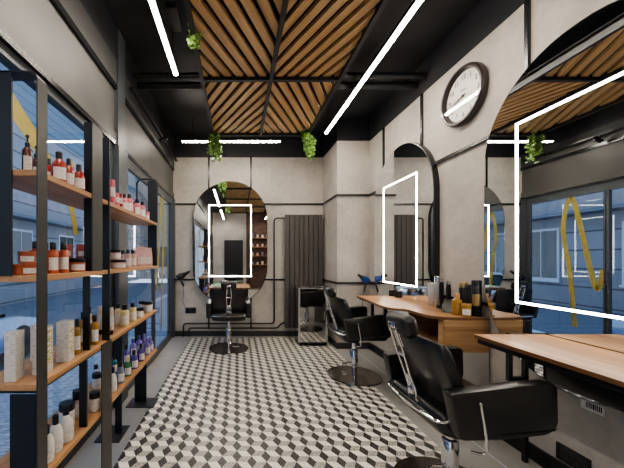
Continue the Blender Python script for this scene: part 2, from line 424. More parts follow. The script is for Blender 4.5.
tag(o, 'yellow painted curve on the glass behind the near end of the shelves', 'painted lettering', g)
o = stroke([(2.08, 2.02), (2.02, 1.95), (2.03, 1.78), (2.10, 1.62), (2.12, 1.52)], .03, XL - .042).build('painted_stroke', M['yellow'])
tag(o, 'small yellow painted curl on the glass behind the middle of the shelves', 'painted lettering', g)

# rear of the room (seen in the mirrors)
sbox('wall_rear.001', M['rearbrick'], .42, XR - .03, YR, YR + .03, 0, ZC)
dd = empty('door_3', (-.15, YR + .02, 0)); struct(dd)
b = MB(); b.box(-.42, .42, 0, .04, 0, 2.2, bev=.004); b.build('door_panel', M['black'], dd, False)
b = MB(); b.tube([(.34, .04, 1.0), (.34, .09, 1.0), (.22, .09, 1.0)], .01, 8); b.build('door_handle', M['chrome'], dd)

# ------------------------------------------------------------------ ceiling
ZG = 3.10
gy = [4.22 - 1.30 * k for k in range(5)]; gx0, gx1 = -.34, 1.0; gxm = (gx0 + gx1) / 2
grid = empty('slatted_ceiling_raft', (gxm, gy[1], ZG), 0, 'wood slat ceiling raft in a black steel grid above the tiled floor', 'ceiling raft')
def L(x, y, z=0): return (x - gxm, y - gy[1], z)
for x in (gx0, gxm, gx1):
    b = MB(); b.box(x - .018 - gxm, x + .018 - gxm, gy[-1] - gy[1], gy[0] - gy[1], -.02, .035); b.build('rail', M['gridsteel'], grid, False)
for y in gy:
    b = MB(); b.box(gx0 - gxm, gx1 - gxm, y - .018 - gy[1], y + .018 - gy[1], -.018, .033); b.build('cross_bar', M['gridsteel'], grid, False)
for x in (gx0, gx1):
    for y in (gy[0] - .05, gy[2], gy[4] + .05):
        b = MB(); b.tube([L(x, y, .03), L(x, y, ZC - ZG)], .006, 6); b.build('hanger_rod', M['black'], grid)
b = MB(); b.box(gx0 - gxm, gx1 - gxm, gy[-1] - gy[1], gy[0] - gy[1], .075, .085); b.build('backing_panel', M['ceil'], grid, False)
for r in range(len(gy) - 1):
    for cI in range(2):
        x0 = (gx0, gxm)[cI] + .018; x1 = (gxm, gx1)[cI] - .018; y1 = gy[r] - .018; y0 = gy[r + 1] + .018
        sgn = -1 if (r + cI) % 2 == 0 else 1      # direction of the slats
        bm = bmesh.new(); ang = sgn * math.radians(63.4)
        # slat long axis in plan; the photo shows "/" at the back left, "\" at the back right
        d_ = Vector((math.cos(ang), math.sin(ang), 0)); nrm = Vector((-d_.y, d_.x, 0)); cc = Vector(((x0 + x1) / 2, (y0 + y1) / 2, 0))
        pitch = .102; wd = .062
        for k in range(-10, 11):
            q = bmesh.ops.create_cube(bm, size=1.0)['verts']
            for v in q:
                l = v.co.x * 2.6; w = v.co.y * wd; z = v.co.z * .03
                v.co = cc + d_ * l + nrm * (w + k * pitch + pitch * .5) + Vector((0, 0, z + .03))
        for co, no in (((x0, 0, 0), (-1, 0, 0)), ((x1, 0, 0), (1, 0, 0)), ((0, y0, 0), (0, -1, 0)), ((0, y1, 0), (0, 1, 0))):
            res = bmesh.ops.bisect_plane(bm, geom=bm.verts[:] + bm.edges[:] + bm.faces[:], plane_co=co, plane_no=no, clear_outer=True)
            bmesh.ops.holes_fill(bm, edges=[e for e in bm.edges if e.is_boundary], sides=8)
        # rotate into own frame so that the grain follows the slats
        Rm = Matrix.Rotation(-ang, 4, 'Z')
        bmesh.ops.transform(bm, matrix=Rm @ Matrix.Translation(-cc), verts=bm.verts[:])
        b = MB(); b.bm.free(); b.bm = bm
        b.build('slat_panel', M['slat'], grid, False, loc=(cc.x - gxm, cc.y - gy[1], 0), rot=(0, 0, ang))
# ceiling pipes
for k, (y, z, r) in enumerate(((3.19, 3.30, .03), (3.34, 3.28, .038))):
    b = MB(); b.tube([(XL, y, z), (XR, y, z)], r, 14); o = b.build('ceiling_pipe', M['pipe'])
    tag(o, ('slim black pipe crossing the ceiling above the slat grid, nearer one', 'thicker black pipe crossing the ceiling above the slat grid, farther one')[k], 'pipe')
def led(loc, L_, along, label):
    e = empty('linear_ceiling_light', loc, 0 if along == 'x' else PI / 2, label, 'ceiling light', 'slim white linear ceiling lights')
    b = MB(); b.box(-L_ / 2 - .01, L_ / 2 + .01, -.024, .024, .0, .03); b.build('housing', M['black'], e, False)
    b = MB(); b.box(-L_ / 2, L_ / 2, -.017, .017, -.012, .0); b.build('diffuser', M['led'], e, False)
    for x in (-L_ / 2 + .15, L_ / 2 - .15):
        b = MB(); b.tube([(x, 0, .03), (x, 0, ZC - loc[2])], .003, 6); b.build('suspension_cable', M['black'], e)
led((-.578, 1.64, ZG), 2.4, 'y', 'glowing linear ceiling light on the left side of the slat grid')
led((1.285, 3.03, 3.17), 2.6, 'y', 'long glowing linear ceiling light on the right side of the slat grid')
led((-.085, 4.46, ZG), 1.45, 'x', 'glowing linear ceiling light across the back, between the ivy plants')
led((1.235, -1.4, ZG), 2.6, 'y', 'added linear fill light on the right, behind the viewer')  # added strip behind the camera for soft fill, no lamp known here
led((-.578, -1.6, ZG), 2.5, 'y', 'added linear fill light on the left, behind the viewer')  # second added fill strip, evens out the room light
b = MB(); b.box(-.045, .045, -.13, .13, -.03, 0, bev=.006); o = b.build('ceiling_panel', M['fascia'], loc=(-.55, 2.62, ZC))
tag(o, 'small pale grey rectangular sensor panel on the black ceiling', 'ceiling panel')
tr = empty('track_spotlight', (XL + .06, 4.05, 2.99), 0, 'small black track spotlight above the glass doors', 'spotlight')
b = MB(); b.box(-.02, .02, -1.1, 1.1, .03, .05); b.build('track', M['black'], tr, False)
b = MB(); b.lathe([(.02, -.05), (.028, -.045), (.028, .05), (.02, .055)], n=14, mat=Matrix.Translation((.04, 0, -.03)) @ Matrix.Rotation(1.1, 4, 'Y')); b.build('lamp_head', M['black_satin'], tr)
b = MB(); b.tube([(0, 0, .03), (.02, 0, -.02)], .007, 6); b.build('arm', M['black'], tr)

# ------------------------------------------------------------------ mirrors
def stadium(w, h, n=28):
    r = w / 2; out = []
    for k in range(n + 1): out.append((r * math.cos(PI * k / n), h / 2 - r + r * math.sin(PI * k / n)))
    for k in range(n + 1): out.append((-r * math.cos(PI * k / n), -(h / 2 - r) - r * math.sin(PI * k / n)))
    return out
def make_mirror(kind, loc, label):
    e = empty('wall_mirror', (0, 0, 0), 0, label, 'mirror', 'tall rounded mirrors with a glowing rectangle')
    e.matrix_world = on_wall(kind, loc)
    b = MB(); b.prism(stadium(1.29, 2.14), 0.001, .058, bev=.003); b.build('backing_frame', M['black_satin'], e)
    b = MB(); b.prism(stadium(1.272, 2.122), .058, .062); b.build('mirror_glass', M['mirror'], e, False)
    x, y0, y1, w = .37, -.585, .66, .014
    b = MB(); b.box(-x, x, y1 - w, y1, .062, .066); b.box(-x, x, y0, y0 + w, .062, .066)
    b.box(-x, -x + w, y0 + w, y1 - w, .062, .066); b.box(x - w, x, y0 + w, y1 - w, .062, .066)
    b.build('light_frame', M['led_mirror'], e, False)
    return e
MZ = 1.63
make_mirror('back', (-.12, YB, MZ), 'tall rounded mirror with light rectangle on the back wall behind a chair')
make_mirror('right', (XR, 3.60, MZ), 'tall rounded mirror with light rectangle on the right wall, above the desk with bottles')
make_mirror('right', (XR, 1.715, MZ), 'tall rounded mirror with light rectangle on the right wall, the near one beside the clock')
# barcode tag hanging below near mirror
t = empty('barcode_tag', (XR - .003, 1.685, .518), 0, 'small white barcode tag below the near mirror edge', 'tag')
b = MB(); b.box(-.003, .003, -.055, .055, -.026, .026); b.build('paper', M['white'], t, False)
b = MB(); y = -.046
while y < .03:
    w = random.choice((.003, .005, .008)); b.box(-.0045, -.003, y, y + w, -.012, .019); y += w + random.choice((.004, .006))
b.build('printed_bars', M['cap'], t, False)

# ------------------------------------------------------------------ clock
ck = empty('wall_clock', (0, 0, 0), 0, 'round wall clock with dark rim high on the right wall', 'clock')
ck.matrix_world = on_wall('right', (XR, 2.62, 2.775))
b = MB(); b.lathe([(.235, .0), (.25, .012), (.25, .045), (.238, .06), (.222, .06), (.213, .045), (.208, .022)], n=56, cap=False); b.build('rim', M['clock_rim'], ck)
b = MB(); b.lathe([(.0005, .018), (.209, .018), (.209, .022), (.0005, .022)], n=56, cap=False); b.build('face', M['clock_face'], ck)
dg = bpy.context.evaluated_depsgraph_get()
def text_mesh(s, size, name, m, parent, loc, rot=(0, 0, 0), ext=.0008):
    cu = bpy.data.curves.new(name, 'FONT'); cu.body = s; cu.size = size; cu.align_x = 'CENTER'; cu.align_y = 'CENTER'; cu.extrude = ext; cu.resolution_u = 3
    t = bpy.data.objects.new(name + '_src', cu); C.objects.link(t)
    bpy.context.view_layer.update(); d = bpy.context.evaluated_depsgraph_get()
    me = bpy.data.meshes.new_from_object(t.evaluated_get(d)); bpy.data.objects.remove(t); bpy.data.curves.remove(cu)
    me.materials.clear(); me.materials.append(m); me.name = name
    o = bpy.data.objects.new(name, me); C.objects.link(o); o.parent = parent; o.location = loc; o.rotation_euler = rot; return o
for k in range(1, 13):
    a = PI / 2 - k * PI / 6; text_mesh(str(k), .058, 'numeral', M['cap'], ck, (.163 * math.cos(a), .163 * math.sin(a), .0235))
b = MB()
for k in range(60):
    a = k * PI / 30; b.box(.197, .204, -.0012, .0012, .0222, .0232, mat=Matrix.Rotation(a, 4, 'Z'))
b.build('minute_track', M['cap'], ck, False)
def hand(ang, l, w, z, nm):
    b = MB(); R_ = Matrix.Rotation(ang, 4, 'Z')
    vs = b.prism([(-.03, -w * .5), (l * .7, -w), (l, 0), (l * .7, w), (-.03, w * .5)], z, z + .002, mat=R_); return b.build(nm, M['cap'], ck, False)
hand(PI / 2 - math.radians(262), .10, .007, .027, 'hour_hand')
hand(PI / 2 - math.radians(258), .15, .005, .031, 'minute_hand')
b = MB(); b.lathe([(.0005, .024), (.011, .024), (.011, .036), (.0005, .036)], n=16, cap=False); b.build('hub', M['cap'], ck)
text_mesh('Classic', .022, 'dial_writing', M['cap'], ck, (0, .055, .0235))
b = MB(); b.lathe([(.0005, .046), (.214, .046), (.214, .048), (.0005, .048)], n=56, cap=False); b.build('cover_glass', clear_glass('clock_glass', (1, 1, 1), 1.0), ck)

# ------------------------------------------------------------------ radiator and pipes
rd = empty('vertical_radiator', (1.145, YB - .1, .17), 0, 'tall dark taupe vertical panel radiator on the back wall', 'radiator')
n = 8; W = .65
for k in range(n):
    x0 = -W / 2 + k * W / n
    b = MB(); b.box(x0 + .003, x0 + W / n - .003, -.03, .03, 0, 1.94, bev=.006); b.build('radiator_fin', M['radiator'], rd, False)
b = MB(); b.box(-W / 2, W / 2, .03, .06, .04, .09); b.box(-W / 2, W / 2, .03, .06, 1.84, 1.89); b.build('manifold', M['radiator'], rd, False)
b = MB(); b.box(-.2, -.16, .06, .1, .3, .34); b.box(.16, .2, .06, .1, .3, .34); b.box(-.2, -.16, .06, .1, 1.7, 1.74); b.box(.16, .2, .06, .1, 1.7, 1.74); b.build('bracket', M['radiator'], rd, False)
def arc_path(pts, r=.04, n=5):
    out = [Vector(pts[0])]
    for i in range(1, len(pts) - 1):
        p = Vector(pts[i]); a = (Vector(pts[i - 1]) - p).normalized() * r; c = (Vector(pts[i + 1]) - p).normalized() * r
        for k in range(n + 1):
            t = k / n; out.append((p + a) * (1 - t) ** 2 + p * 2 * t * (1 - t) + (p + c) * t * t)
    out.append(Vector(pts[-1])); return out
yp = YB - .05
b = MB(); b.tube(arc_path([(.82, yp, 2.06), (.645, yp, 2.06), (.645, yp, .23), (-.93, yp, .23), (-.93, yp, .0)], .06), .013, 10)
tag(b.build('heating_pipe', M['pipe']), 'black heating pipe rising beside the radiator to its top', 'pipe')
b = MB(); b.tube(arc_path([(.83, yp, .24), (.78, yp, .24), (.70, yp, .15), (-.84, yp, .15), (-.84, yp, .0)], .05), .013, 10)
tag(b.build('heating_pipe', M['pipe']), 'lower black heating pipe along the back wall skirting', 'pipe')

# outlets
def outlet(loc, n, lab, right=False):
    e = empty('wall_socket', (0, 0, 0), 0, lab, 'socket')
    e.matrix_world = on_wall('right' if right else 'back', loc)
    b = MB(); b.box(-.045 * n, .045 * n, -.05, .05, 0, .014, bev=.003); b.build('cover_plate', M['black_satin'], e)
    for k in range(n):
        b = MB(); b.lathe([(.028, .0141), (.026, .018), (.022, .0145), (.001, .0145)], c=((k - (n - 1) / 2) * .088, 0, 0), n=18, cap=False); b.build('socket_insert', M['cap'], e)
outlet((-.81, YB, .45), 2, 'black double wall socket low on the back wall under the hairdryer')
outlet((XR, 1.78, .165), 2, 'black double socket low on the right wall below the near desk', True)
outlet((-.15, YB, .31), 3, 'black triple socket low on the back wall behind the far chair')

# ------------------------------------------------------------------ hairdryers
def dryer(loc, rz, tilt, body, lab, cord):
    e = empty('hairdryer', loc, rz, lab, 'hairdryer')
    R_ = Matrix.Rotation(tilt, 4, 'Y')
    b = MB(); b.lathe([(.028, -.09), (.044, -.082), (.052, -.04), (.050, .01), (.036, .06), (.028, .085)], n=18, mat=R_ @ Matrix.Rotation(PI / 2, 4, 'Y')); b.build('body', body, e)
    b = MB(); b.lathe([(.027, .083), (.030, .09), (.018, .15), (.019, .165)], n=14, mat=R_ @ Matrix.Rotation(PI / 2, 4, 'Y')); b.build('nozzle', M['cap'], e)
    b = MB(); b.tube([R_ @ Vector((-.03, 0, -.03)), R_ @ Vector((-.045, 0, -.10)), R_ @ Vector((-.05, 0, -.17))], [.019, .021, .017], 12); b.build('handle', body if body != M['blue'] else M['cap'], e)
    b = MB(); b.lathe([(.034, -.094), (.038, -.09), (.038, -.082), (.034, -.078)], n=18, mat=R_ @ Matrix.Rotation(PI / 2, 4, 'Y')); b.build('air_inlet', M['silver'], e)
    b = MB(); b.tube([R_ @ Vector((-.05, 0, -.17))] + [Vector(p) for p in cord], .004, 6); b.build('cord', M['cap'], e)
    b = MB(); b.tube([(-.03, .045, -.03), (-.06, .045, -.06), (0, .02, -.06)], .006, 6); b.tube([(-.03, .045, -.03), (-.03, .14, -.03)], .008, 8); b.build('wall_hook', M['cap'], e)
dryer((-.95, YB - .13, 1.06), 0, -.5, M['black_satin'], 'black hairdryer hooked on the back wall left of the mirror', [(.02, .1, -.30), (0, .115, -.45), (.06, .118, -.60), (.10, .118, -.61)])
dryer((1.86, PY - .16, 1.05), -PI * .82, -.45, M['blue'], 'blue and black hairdryer hooked in the corner beside the pillar', [(.02, -.02, -.25), (.03, -.03, -.42), (-.02, -.05, -.6)])

# ------------------------------------------------------------------ plants
def ivy(loc, seeds, n_st, drop, spread, lab, lean=0.0):
    rnd = random.Random(seeds)
    e = empty('hanging_ivy', loc, 0, lab, 'plant', 'trailing ivy hung from the slat grid')
    bs, bl = MB(), MB()
    for s in range(n_st):
        p = Vector((rnd.uniform(-.03, .03), rnd.uniform(-.03, .03), .05)); dr = drop * rnd.uniform(.35, 1.0) if s else drop
        pts = [p]; st = 12; dx = rnd.uniform(-1, 1) * spread + lean; dy = rnd.uniform(-1, 1) * spread
        for k in range(1, st + 1):
            t = k / st
            pts.append(Vector((p.x + dx * min(1, t * 1.6) + rnd.uniform(-.008, .008), p.y + dy * min(1, t * 1.6), .05 - dr * t ** 1.1)))
        bs.tube(pts, .0018, 5)
        for q in pts:
            for _ in range(3):
                c = q + Vector([rnd.uniform(-.028, .028) for _ in range(3)]); sz = rnd.uniform(.016, .031)
                R_ = Matrix.Rotation(rnd.uniform(0, 2 * PI), 3, 'Z') @ Matrix.Rotation(rnd.uniform(-1.1, 1.1), 3, 'X') @ Matrix.Rotation(rnd.uniform(-.9, .9), 3, 'Y')
                sh = [(0, -1), (.75, -.55), (.95, .1), (.4, .35), (0, 1.15), (-.4, .35), (-.95, .1), (-.75, -.55)]
                vs = [bl.bm.verts.new(c + R_ @ Vector((x * sz, y * sz, -abs(x) * sz * .3))) for x, y in sh]
                bl.bm.faces.new((vs[0], vs[1], vs[2], vs[3], vs[4])); bl.bm.faces.new((vs[0], vs[4], vs[5], vs[6], vs[7]))
    bs.build('stems', M['stem'], e); bl.build('leaves', M['leaf'], e, False)
    b = MB(); b.lathe([(.03, -.0), (.045, .06), (.047, .06)], c=(0, 0, .02), n=14); b.build('pot', M['black'], e)
ivy((-.31, 4.24, ZG - .02), 3, 13, .40, .06, 'trailing green ivy at the back left corner of the slat grid')
ivy((.93, 4.2, ZG - .02), 5, 13, .36, .08, 'trailing green ivy at the back right corner of the slat grid', .07)
ivy((-.32, 2.33, ZG + .02), 9, 5, .16, .04, 'small sprig of ivy on the left rail of the slat grid')
ivy((-.28, .75, ZG - .02), 13, 10, .34, .07, 'trailing ivy over the near part of the slat grid, seen in the mirror')

# ------------------------------------------------------------------ desks
def tabletop(poly, z, th, parent, name='tabletop', m='oak_y'):
    b = MB(); b.prism(poly, z - th, z)
    for f in b.bm.faces:
        if abs(f.normal.z) < .5: f.material_index = 1
    b.bm.normal_update()
    for f in b.bm.faces: f.material_index = 0 if f.normal.z > .5 else 1
    return b.build(name, [M[m], M['oak_edge']], parent, False)
# near desk
dk = empty('styling_desk', (0, 0, 0), 0, 'wall-hung oak styling desk under the near mirror, black frame', 'desk')
tabletop(round_poly([(1.485, 1.883), (1.485, 1.12), (1.93, 1.12), (1.93, 1.883)], [.012, .05, 0, 0]), .878, .022, dk)
b = MB(); b.box(1.50, 1.92, 1.14, 1.87, .826, .855); b.build('apron', M['black'], dk, False)
b = MB(); b.box(1.80, 1.925, 1.14, 1.76, .63, .825, bev=.018, seg=4); b.build('drawer_box', M['black_satin'], dk)
b = MB(); b.box(1.905, 1.93, 1.985, 2.01, 0, .856); b.box(1.80, 1.825, 1.985, 2.01, .56, .856); b.box(1.80, 1.93, 1.985, 2.01, .54, .565); b.box(1.80, 1.93, 1.985, 2.01, .832, .856)
b.box(1.80, 1.825, 1.84, 1.985, .832, .856); b.box(1.905, 1.93, 1.84, 1.985, .832, .856); b.build('support_leg', M['black'], dk, False)
# middle desk with storage
dm = empty('styling_desk', (0, 0, 0), 0, 'oak styling desk with open storage box under bottles and clippers', 'desk')
poly = round_poly([(1.98, 3.78), (1.50, 3.78), (1.42, 2.92), (1.46, 2.80), (1.56, 2.76), (1.56, 2.42), (1.66, 2.352), (1.98, 2.352)], [0, .03, .06, .05, .06, .10, .06, 0])
tabletop(poly, .89, .022, dm)
b = MB(); b.box(1.63, 1.98, 2.356, 2.376, .615, .868); b.build('end_panel', M['oak_x'], dm, False)
b = MB(); b.box(1.63, 1.98, 2.376, 2.86, .615, .635); b.build('box_floor', M['oak_y'], dm, False)
b = MB(); b.box(1.63, 1.98, 2.84, 2.86, .635, .868); b.build('end_panel', M['oak_x'], dm, False)
b = MB(); b.box(1.63, 1.648, 2.376, 2.43, .635, .868); b.build('front_stile', M['oak_y'], dm, False)
b = MB(); b.box(1.96, 1.98, 2.376, 2.84, .635, .868); b.build('back_panel', M['oak_y'], dm, False)
b = MB(); b.box(1.66, 1.98, 2.358, 2.85, .02, .615); b.build('lower_cabinet', M['cabinet_white'], dm, False)
b = MB(); b.box(1.67, 1.70, 3.72, 3.75, .60, .868); b.box(1.67, 1.98, 3.72, 3.75, .60, .625); b.box(1.95, 1.98, 3.72, 3.75, .625, .868)
b.box(1.50, 1.53, 3.05, 3.08, .60, .868); b.box(1.50, 1.98, 3.05, 3.08, .60, .625); b.box(1.95, 1.98, 3.05, 3.08, .625, .868); b.box(1.53, 1.56, 3.08, 3.75, .845, .868); b.box(1.56, 1.70, 3.72, 3.75, .845, .868)
b.build('support_frame', M['black'], dm, False)
# back desk
db = empty('styling_desk', (0, 0, 0), 0, 'small oak styling desk under the back wall mirror, behind the chair', 'desk')
tabletop(round_poly([(-.46, 5.20), (-.46, 4.82), (.22, 4.82), (.22, 5.20)], [0, .04, .04, 0]), .89, .022, db)
b = MB()
for x in (-.42, .15): b.box(x, x + .03, 4.86, 4.89, .6, .868); b.box(x, x + .03, 5.17, 5.2, .6, .868); b.box(x, x + .03, 4.86, 5.2, .6, .625)
b.box(-.42, .18, 4.86, 4.89, .845, .868); b.build('support_frame', M['black'], db, False)
for k, (m, x, y, r, lab) in enumerate((('skyblue', -.30, 5.0, .2, 'blue magazine on the back desk, lowest of the pile'), ('green_mag', -.29, 5.0, -.1, 'green magazine on the back desk, top of the pile'))):
    e = empty('magazine', (x, y, .891 + .009 * k), r, lab, 'magazine', 'magazines on the back desk')
    b = MB(); b.box(-.105, .105, -.14, .14, 0, .0014); b.box(-.105, .105, -.14, .14, .0066, .008); b.box(-.106, -.103, -.14, .14, 0, .008); b.build('cover', M[m], e, False)
    b = MB(); b.box(-.103, .102, -.137, .137, .0014, .0066); b.build('pages', M['white'], e, False)

# ------------------------------------------------------------------ barber chair (faces +Y)
def make_chair():
    e = empty('barber_chair', (0, 0, 0))
    b = MB(); b.lathe([(.002, 0), (.29, 0), (.298, .006), (.295, .014), (.10, .022), (.05, .03), (.002, .031)], n=56, cap=False); b.build('base_plate', M['darkchrome'], e)
    p = MB(); p.lathe([(.03, .025), (.03, .13), (.042, .14), (.044, .30), (.038, .31), (.024, .315), (.024, .43), (.07, .45)], n=20); col = p.build('hydraulic_column', M['chrome'], e)
    b = MB(); b.tube(arc_path([(0, -.03, .16), (.0, -.13, .15), (.05, -.16, .08), (.12, -.16, .075)], .03), .008, 8); b.box(.09, .15, -.18, -.14, .07, .085, bev=.003); b.build('foot_pump_lever', M['chrome'], col)
    b = MB(); b.box(-.14, .14, -.14, .14, .445, .46); b.build('seat_bracket', M['black'], e, False)
    b = MB(); b.box(-.25, .25, -.22, .27, .46, .57, bev=.035, seg=4); b.build('seat', M['leather'], e)
    # backrest: slightly curved slab leaning back
    rings = []
    prof = [(-.075, .47, .05, .235), (-.088, .51, .07, .25), (-.115, .60, .072, .252), (-.15, .70, .07, .252), (-.185, .80, .066, .252), (-.215, .89, .055, .245), (-.222, .915, .035, .23)]
    def slab(prof, r=.02):
        rr = []
        for y, z, th, hw in prof:
            sec = []
            h = th / 2
            for (sx, sy, a0) in ((1, 1, 0), (-1, 1, PI / 2), (-1, -1, PI), (1, -1, 1.5 * PI)):
                for k in range(5):
                    a = a0 + PI / 2 * k / 4; cr = min(r, h * .9)
                    x = sx * (hw - cr) + cr * math.cos(a); yy = sy * (h - cr) + cr * math.sin(a)
                    sec.append(Vector((x, y + yy + (x / hw) ** 2 * .02, z - .12 * yy)))
            rr.append(sec)
        return rr
    b = MB(); b.loft(slab(prof)); b.build('backrest', M['leather'], e)
    # rear shell: rounded lower hump
    b = MB(); b.loft(slab([(-.10, .435, .10, .20), (-.13, .448, .16, .24), (-.145, .485, .19, .25), (-.15, .52, .18, .25), (-.14, .545, .13, .24)], .05)); b.build('rear_shell', M['leather'], e)
    # headrest
    hd = MB(); hd.box(-.112, .112, -.045, .045, -.065, .065, bev=.043, seg=5, mat=Matrix.Translation((0, -.285, .975)) @ Matrix.Rotation(.2, 4, 'X')); h = hd.build('headrest', M['leather'], e)
    b = MB(); b.box(-.03, .03, -.345, -.325, .955, .985, bev=.004); b.tube([(-.02, -.325, .96), (-.02, -.285, .85)], .006, 8); b.tube([(.02, -.325, .96), (.02, -.285, .85)], .006, 8); b.build('headrest_bracket', M['chrome'], h)
    # chrome recline mechanism on the rear
    b = MB()
    for q in (-1, 1):
        b.tube([(q * .03, -.335, .95), (q * .036, -.292, .82), (q * .024, -.25, .69), (q * .032, -.222, .61), (q * .038, -.215, .535)], .0065, 8)
    b.box(-.042, .042, -.292, -.284, .795, .815, bev=.003); b.box(-.03, .03, -.25, -.225, .66, .69, bev=.004); b.box(-.024, .024, -.235, -.215, .575, .61, bev=.004)
    b.tube([(-.026, -.245, .67), (.026, -.222, .60)], .005, 8); b.tube([(.026, -.245, .67), (-.026, -.222, .60)], .005, 8)
    b.tube(arc_path([(-.262, -.13, .56), (-.25, -.235, .535), (0, -.255, .525), (.25, -.235, .535), (.262, -.13, .56)], .04), .009, 8)
    b.build('recline_frame', M['chrome'], e)
    # armrests
    for s in (-1, 1):
        poly = round_poly([(-.19, .49), (.0, .492), (.245, .515), (.285, .56), (.28, .76), (.12, .752), (-.235, .712)], [.03, .03, .04, .03, .035, .06, .02])
        Mx = Matrix(((0, 0, 1, 0), (1, 0, 0, 0), (0, 1, 0, 0), (0, 0, 0, 1)))
        b = MB(); x0 = .255 * s; x1 = .325 * s
        b.prism(poly, min(x0, x1), max(x0, x1), mat=Mx, bev=.012); a = b.build('armrest', M['leather'], e)
        if s == 1:
            b = MB(); b.tube(arc_path([(.333, -.10, .665), (.333, -.075, .52), (.333, -.07, .43), (.31, -.13, .435)], .03), .006, 8); b.ball((.333, -.10, .67), .009, 8, 6); b.build('recline_lever', M['chrome'], a)
    return e
ch = make_chair()
ch.location = (1.232, 1.735, 0.0015); ch.rotation_euler.z = -PI / 2 + math.radians(1)
tag(ch, 'black leather barber chair nearest the viewer, facing the near oak desk', 'barber chair', 'black leather barber chairs')
c2 = copy_tree(ch); c2.location = (1.35, 3.46, 0.0015); c2.rotation_euler.z = -PI / 2 + math.radians(2)
tag(c2, 'black leather barber chair in the middle, facing the desk with bottles', 'barber chair', 'black leather barber chairs')
c3 = copy_tree(ch); c3.location = (-.125, 4.52, 0.0015); c3.rotation_euler.z = 0.03
tag(c3, 'black leather barber chair at the back wall, seen from behind', 'barber chair', 'black leather barber chairs')

# ------------------------------------------------------------------ trolley
tl = empty('steel_trolley', (1.175, 4.80, 0.0015), 0, 'polished steel trolley cabinet standing between radiator and pillar', 'trolley')
b = MB(); b.box(-.225, .23, -.15, .16, .055, .90); b.build('cabinet_body', M['polished'], tl, False)
b = MB(); b.box(-.235, .24, -.165, .17, .90, .925, bev=.004); b.build('top_tray', M['chrome'], tl, False)
b = MB(); b.box(-.20, .20, -.16, -.15, .07, .885, bev=.003); dr = b.build('door', M['polished'], tl, False)
b = MB(); b.box(-.225, -.20, -.158, -.15, .055, .90); b.box(.205, .23, -.158, -.15, .055, .90); b.box(-.20, .205, -.158, -.15, .87, .90); b.build('door_surround', M['silver'], tl, False)
b = MB(); b.tube([(.17, -.16, .52), (.17, -.19, .52), (.17, -.19, .42), (.17, -.16, .42)], .006, 8); b.build('handle', M['chrome'], dr)
b = MB(); b.box(-.22, .22, -.16, .165, .035, .056); b.build('plinth', M['black'], tl, False)
for x in (-.18, .18):
    for y in (-.12, .12):
        b = MB(); b.lathe([(.018, -.012), (.02, -.008), (.02, .008), (.018, .012)], n=14, mat=Matrix.Translation((x, y, .02)) @ Matrix.Rotation(PI / 2, 4, 'Y')); b.build('caster', M['rubber'], tl)

# ------------------------------------------------------------------ shelving unit
SX0, SX1, SY0, SY1 = -1.00, -.75, 1.13, 2.82
un = empty('product_shelving', (0, 0, 0), 0, 'freestanding black steel shelving with oak shelves along the shopfront glass', 'shelving')
SH = {1: 1.688, 2: 1.287, 3: .876, 4: .508}
for k, z in SH.items():
    b = MB(); b.box(SX0, SX1, SY0, SY1, z - .024, z, bev=.002); b.build('shelf', M['shelf'], un, False)
    if k in (3, 4):
        b = MB(); b.box(SX0 + .01, SX1 - .008, SY0 + .005, SY1, z - .034, z - .0245); b.build('shelf_bearer', M['black'], un, False)
ZT = 2.055
def up(nm, m, *a):
    b = MB(); b.box(*a); return b.build(nm, M[m], un, False)
# near end frame
up('upright', 'steel', -.7495, -.744, 1.12, 1.178, 0, ZT - .03)  # room-facing face, greyer colour stands in for the light on it
up('upright', 'black', -1.0, -.844, 1.122, 1.1295, SH[2], ZT)
up('upright', 'black', -.85, -.754, 1.122, 1.1295, 0, SH[3] - .034)
b = MB()
pth = arc_path([(-1.0, 1.15, ZT), (-.747, 1.15, ZT), (-.747, 1.15, ZT - .06)], .035)
b.loft([[p + Vector((0, -.028, 0)), p + Vector((0, .028, 0)), p + Vector((-.003, .028, -.006)), p + Vector((-.003, -.028, -.006))] for p in pth]); b.build('top_bar', M['black'], un, False)
# middle frames
up('upright', 'black', -.79, -.752, 1.548, 1.553, SH[2], ZT)
up('upright', 'steel', -.7505, -.746, 1.548, 1.665, SH[2], ZT)  # side of the black upright above, painted lighter as if lit
up('upright', 'black', -.80, -.765, 1.555, 1.565, SH[3], SH[2] - .024)
up('upright', 'black', -.79, -.752, 1.50, 1.512, SH[4], SH[3] - .034)
up('upright', 'black', -.785, -.742, 1.745, 1.752, SH[3], ZT)
up('upright', 'steel', -.7495, -.743, 1.655, 1.78, 0, SH[3] - .0)  # room-facing face, its lit look is in the grey colour
# rear posts with base plates
up('upright', 'black', -.935, -.885, 2.30, 2.31, 0.01, SH[3] - .034)
b = MB(); b.box(-1.05, -.865, 2.20, 2.42, 0, .01, bev=.002); b.build('base_plate', M['steel'], un, False)
b = MB(); b.box(-.88, -.70, 1.66, 1.78, 0, .01, bev=.002); b.build('base_plate', M['steel'], un, False)
# far end frame
up('upright', 'black', -.96, -.85, 2.812, 2.8195, 0.01, SH[3] - .034)
b = MB(); b.box(-1.01, -.755, 2.72, 2.90, 0, .01, bev=.002); b.build('base_plate', M['steel'], un, False)
pth = arc_path([(-.94, 2.816, SH[1]), (-.94, 2.816, 2.10), (-.752, 2.816, 2.10), (-.752, 2.816, SH[1])], .06)
b = MB(); b.tube(pth, .008, 8); b.build('top_bar', M['black'], un)
up('upright', 'black', -.836, -.752, 2.812, 2.8195, SH[2], 2.085)

